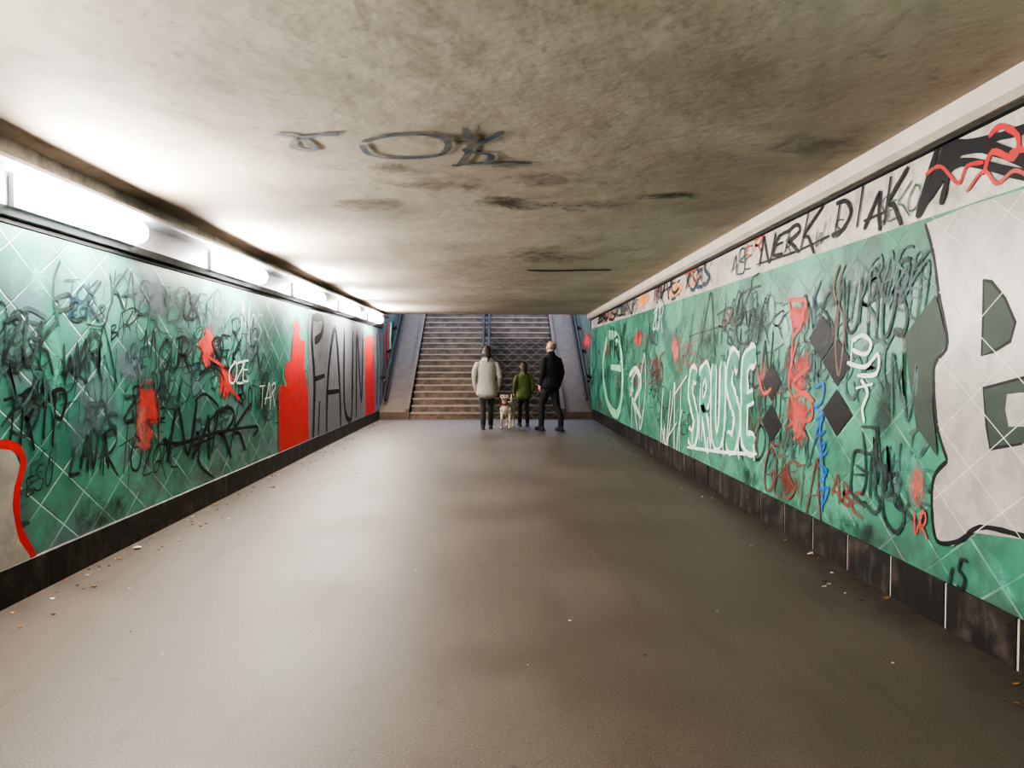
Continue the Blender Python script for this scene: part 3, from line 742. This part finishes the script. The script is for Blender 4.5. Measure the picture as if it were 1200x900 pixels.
def person(name, loc, H, yaw, coat_c, pant_c, hair_c, shoe_c, hem, coat_w, legs, arms, hair_style, head_yaw=0, head_s=1.0, hood=False):
    """authored for 1.75 m height, facing +Y. legs: (footx, footy, kneefwd, heel_lift); arms: (elbow, wrist)"""
    root = bpy.data.objects.new(name, None); sc.collection.objects.link(root)
    root.location = loc; root.rotation_euler = (0, 0, yaw); root.scale = (H / 1.75,) * 3
    coat = cloth(name + '_coat_cloth', coat_c); pant = cloth(name + '_trouser_cloth', pant_c)
    shoe = simple(name + '_shoe', shoe_c, .5); hair = simple(name + '_hair', hair_c, .6, var=.4, nscale=60)
    bm = bmesh.new()
    tube(bm, [(0, 0, 1.02), (0, 0, .93), (0, -.01, .86)], [(.145, .11), (.16, .125), (.15, .12)])
    for s, (fx, fy, kf, lift) in zip((-1, 1), legs):
        tube(bm, [(s * .08, 0, .9), (s * .085, kf * .3, .78), ((s * .085 + fx) / 2, (kf + fy) / 2 + .02, .5 + lift * .3), (fx, fy - .015, .28 + lift), (fx, fy - .01, .085 + lift)],
             [(.09, .105), (.088, .1), (.064, .07), (.058, .066), (.052, .058)])
    organic('trousers', bm, pant, root, .012, 5)
    for s, (fx, fy, kf, lift), nm in zip((-1, 1), legs, ('shoe_1', 'shoe_2')):
        bm = bmesh.new()
        tube(bm, [(fx, fy - .06, .05 + lift), (fx, fy - .02, .055 + lift), (fx + s * .008, fy + .06, .045 + lift * .7), (fx + s * .015, fy + .15, .035 + lift * .5)],
             [(.036, .045), (.04, .05), (.044, .042), (.035, .028)])
        tube(bm, [(fx, fy - .01, .07 + lift), (fx, fy - .012, .12 + lift)], [(.04, .045), (.044, .05)])
        box(bm, fx - .038, fx + .045, fy - .09, fy + .17, 0.0 + lift * .6, .022 + lift * .6)
        organic(nm, bm, shoe, root, .008, 2)
    bm = bmesh.new(); w = coat_w
    pts = [(0, 0, hem), (0, 0, hem + .1), (0, -.005, 1.06), (0, 0, 1.22), (0, -.01, 1.36), (0, -.01, 1.43), (0, -.005, 1.475)]
    rd = [(.205 * w, .155 * w), (.2 * w, .15 * w), (.165 * w, .125 * w), (.18 * w, .13 * w), (.18 * w, .12 * w), (.14 * w, .10 * w), (.075, .075)]
    tube(bm, pts, rd, 20)
    for s, (e, wr) in zip((-1, 1), arms):
        tube(bm, [(s * .09 * w, -.005, 1.40), (s * .165 * w, -.005, 1.38), ((s * .18 * w + e[0]) / 2 + s * .012, e[1] / 2, (1.36 + e[2]) / 2), e, ((e[0] + wr[0]) / 2, (e[1] + wr[1]) / 2, (e[2] + wr[2]) / 2), wr],
             [.065, .068 * w, .06 * w, .052 * w, .046 * w, .042 * w])
    tube(bm, [(0, -.005, 1.45), (0, 0, 1.52)], [(.08, .08), (.072, .076)])
    if hood:
        tube(bm, [(-.09, -.03, 1.47), (0, -.10, 1.46), (.09, -.03, 1.47)], [(.04, .05), (.055, .06), (.04, .05)])
    organic('coat', bm, coat, root, .012, 5)
    for s, (e, wr), nm in zip((-1, 1), arms, ('hand_1', 'hand_2')):
        hand(root, nm, wr, Vector(wr) - Vector(e), s, skin)
    hd = bpy.data.objects.new('head', None); sc.collection.objects.link(hd); hd.parent = root
    hd.location = (0, .005, 1.50); hd.rotation_euler = (0, 0, head_yaw); hd.scale = (head_s,) * 3
    bm = bmesh.new()
    tube(bm, [(0, -.01, -.08), (0, -.005, .0), (0, 0, .06)], [(.056, .058), (.054, .056), (.055, .06)])
    ball(bm, (0, -.008, .155), (.076, .096, .092)); ball(bm, (0, .03, .085), (.056, .062, .07)); ball(bm, (0, .06, .05), (.03, .028, .026))
    tube(bm, [(0, .085, .135), (0, .104, .108), (0, .106, .1)], [(.009, .009), (.013, .013), (.015, .011)], 8)
    for s in (-1, 1):
        tube(bm, [(s * .078, -.008, .10), (s * .086, -.016, .125), (s * .084, -.012, .15)], [(.008, .012), (.009, .02), (.008, .016)], 8)
        ball(bm, (s * .045, .055, .1), (.024, .022, .022))
    organic('face', bm, skin, hd, .006, 2)
    bm = bmesh.new()
    for s in (-1, 1): ball(bm, (s * .03, .078, .14), (.012, .012, .011), 10)
    new_obj('eyes', bm, [eye_m], hd, True)
    bm = bmesh.new()
    for s in (-1, 1): ball(bm, (s * .03, .088, .14), (.005, .004, .005), 8)
    new_obj('irises', bm, [iris_m], hd, True)
    bm = bmesh.new(); ball(bm, (0, .088, .072), (.024, .008, .008), 10); new_obj('mouth', bm, [lip], hd, True)
    bm = bmesh.new()
    if hair_style == 'cropped':
        ball(bm, (0, -.028, .145), (.0785, .080, .080)); ball(bm, (0, -.045, .105), (.062, .052, .055))
    else:
        ball(bm, (0, -.018, .162), (.088, .102, .102)); ball(bm, (0, -.055, .10), (.08, .062, .09)); ball(bm, (0, -.06, .03), (.07, .05, .07))
        for s in (-1, 1): tube(bm, [(s * .05, .05, .215), (s * .082, .02, .15), (s * .08, -.005, .06)], [(.02, .02), (.016, .03), (.018, .03)])
    organic('hair', bm, hair, hd, .007, 2)
    return root

woman = person('woman', (-0.17, 15.75, 0), 1.76, math.radians(4), (0.29, 0.27, 0.24), (0.02, 0.02, 0.025), (0.04, 0.025, 0.018), (0.025, 0.025, 0.025), .74, 1.13,
    [(-.085, -.05, .06, .0), (.085, .10, .10, 0)], [((-.27, -.05, 1.12), (-.25, .0, .90)), ((.27, -.03, 1.12), (.26, .07, .90))], 'long', hood=True)
child = person('child', (0.64, 16.5, 0), 1.40, math.radians(8), (0.09, 0.12, 0.035), (0.016, 0.016, 0.019), (0.06, 0.035, 0.022), (0.035, 0.035, 0.035), .82, 1.08,
    [(-.10, .08, .1, 0), (.09, -.06, .05, 0)], [((-.26, -.04, 1.13), (-.26, .06, .93)), ((.26, -.04, 1.13), (.23, .03, .91))], 'long', head_s=1.14, hood=True)
man = person('man', (1.17, 15.4, 0), 1.87, math.radians(32), (0.012, 0.012, 0.015), (0.012, 0.012, 0.015), (0.16, 0.12, 0.10), (0.015, 0.015, 0.015), .86, 1.0,
    [(-.13, .16, .14, 0), (.12, -.14, .05, 0)], [((-.22, -.03, 1.12), (-.19, .10, .90)), ((.22, -.06, 1.12), (.20, .02, .88))], 'cropped', head_yaw=math.radians(30))

# ------------------------------------------------------------------ dog
k = NT('dog_fur'); co = k.coord(); x, y, z = k.xyz(co)
c = k.mix(k.ramp(k.noise(co, 4, 3), .56, .62), (0.58, 0.50, 0.40), (0.34, 0.23, 0.14))
c = k.mix(k.ramp(k.noise(co, 60, 3), .35, .7, 0, .3), c, (0.36, 0.29, 0.22))
k.col(c); k.rough(.9); k.bump(k.noise(co, 90, 2), .6, .01); fur = k.mat
dog = bpy.data.objects.new('dog', None); sc.collection.objects.link(dog)
dog.location = (0.27, 16.1, 0); dog.rotation_euler = (0, 0, math.radians(168)); dog.scale = (1.02,) * 3
bm = bmesh.new()
tube(bm, [(0, -.33, .45), (0, -.25, .46), (0, -.08, .455), (0, .08, .43), (0, .2, .43), (0, .27, .46)],
     [(.07, .08), (.09, .10), (.085, .095), (.10, .125), (.105, .135), (.07, .09)], 16)
tube(bm, [(0, .22, .47), (0, .30, .56), (0, .34, .63)], [(.075, .085), (.058, .066), (.05, .058)])
ball(bm, (0, .36, .665), (.062, .075, .06)); tube(bm, [(0, .40, .655), (0, .46, .64), (0, .50, .635)], [(.038, .036), (.03, .028), (.024, .022)])
for s in (-1, 1):
    fy = .03 * s
    tube(bm, [(s * .075, .22, .42), (s * .08, .17 + fy * .3, .33), (s * .08, .20 + fy, .19), (s * .08, .205 + fy, .05)], [(.05, .065), (.035, .042), (.024, .026), (.021, .023)], 10)
    tube(bm, [(s * .08, .19 + fy, .025), (s * .08, .245 + fy, .022)], [(.028, .024), (.028, .02)], 10)
    by = -.04 * s
    tube(bm, [(s * .07, -.28, .44), (s * .085, -.20 + by * .4, .32), (s * .08, -.34 + by, .19), (s * .08, -.32 + by, .05)], [(.065, .09), (.045, .058), (.024, .028), (.02, .022)], 10)
    tube(bm, [(s * .08, -.33 + by, .025), (s * .08, -.275 + by, .022)], [(.027, .024), (.028, .02)], 10)
    tube(bm, [(s * .045, .34, .715), (s * .075, .35, .71), (s * .088, .365, .66)], [(.02, .012), (.022, .012), (.012, .008)], 8)
tube(bm, [(0, -.37, .48), (0, -.44, .54), (0, -.47, .63), (0, -.45, .69)], [.028, .024, .019, .010], 10)
organic('dog_body', bm, fur, dog, .009, 3)
darkm = simple('dog_nose', (0.015, 0.012, 0.012), .3)
bm = bmesh.new(); ball(bm, (0, .522, .642), (.014, .01, .011), 10)
for s in (-1, 1): ball(bm, (s * .03, .424, .685), (.009, .008, .009), 8)
new_obj('nose_and_eyes', bm, [darkm], dog, True)
bm = bmesh.new(); tube(bm, [(0, .285, .535), (0, .297, .552)], [(.068, .074), (.067, .073)], 20)
new_obj('collar', bm, [simple('collar_red', (0.35, 0.03, 0.03), .5)], dog)
bpy.context.view_layer.update()
a = dog.matrix_world @ Vector((0, .29, .60)); b = woman.matrix_world @ Vector((.255, .09, .80))
pts = []
for i in range(15):
    t = i / 14; p = a.lerp(b, t); p.z -= .22 * math.sin(math.pi * t); pts.append(tuple(p))
curve_obj('dog_leash', [pts], .006, M['rail'])

# ------------------------------------------------------------------ litter and leaves on the floor (one object)
bm = bmesh.new()
lit_m = [simple('paper_scrap', (0.66, 0.60, 0.52), .8), simple('dry_leaf', (0.30, 0.15, 0.06), .8), simple('gravel_bit', (0.06, 0.048, 0.04), .9)]
def scrap(x, y, r, mi, rr):
    n = rr.randint(5, 8); a0 = rr.random() * 6.28
    el = rr.uniform(.35, .9)
    lo, hi = [], []
    for i in range(n):
        a = a0 + 2 * math.pi * i / n; q = r * rr.uniform(.6, 1)
        px_, py_ = x + q * math.cos(a), y + q * el * math.sin(a); cz = rr.uniform(0, r * .5)
        lo.append(bm.verts.new((px_, py_, .001 + cz))); hi.append(bm.verts.new((px_, py_, .001 + cz + r * .2)))
    for f in [bm.faces.new(hi), bm.faces.new(lo[::-1])] + [bm.faces.new((lo[i], lo[(i + 1) % n], hi[(i + 1) % n], hi[i])) for i in range(n)]:
        f.material_index = mi
rr = random.Random(11)
for (x, y, r, m_) in [(252, 592, .03, 1), (160, 643, .045, 0), (152, 690, .012, 0), (950, 650, .03, 0), (966, 688, .018, 0), (1040, 702, .03, 1), (755, 769, .012, 2), (190, 768, .012, 0),
        (418, 555, .03, 0), (668, 728, .012, 0), (1046, 778, .01, 0), (62, 702, .02, 0), (268, 608, .012, 0), (300, 585, .015, 0), (975, 672, .015, 0), (1190, 803, .02, 1), (210, 634, .02, 0), (880, 640, .01, 0),
        (110, 688, .02, 1), (140, 655, .022, 1), (320, 572, .03, 1), (235, 618, .02, 2), (890, 600, .03, 1), (1010, 705, .02, 2)]:
    px_, py_ = onF(x, y); scrap(px_, py_, r, m_, rr)
for i in range(360):
    side = rr.random() < .6
    d = abs(rr.gauss(0, .2)) + .02
    x = XL + .03 + d if side else XR - .03 - d
    scrap(x, rr.uniform(1, 18.3), rr.uniform(.004, .018), rr.choice([0, 1, 1, 2, 2, 2]), rr)
for i in range(60):
    scrap(rr.uniform(XL + .2, XR - .2), rr.uniform(1.5, 18), rr.uniform(.003, .008), rr.choice([0, 2, 2]), rr)
new_obj('litter', bm, lit_m)

# ------------------------------------------------------------------ daylight falling down the stairwell
w = bpy.data.worlds.new('sky'); sc.world = w; w.use_nodes = True
bg = w.node_tree.nodes['Background']; bg.inputs[0].default_value = (0.62, 0.74, 1.0, 1); bg.inputs[1].default_value = 2.2
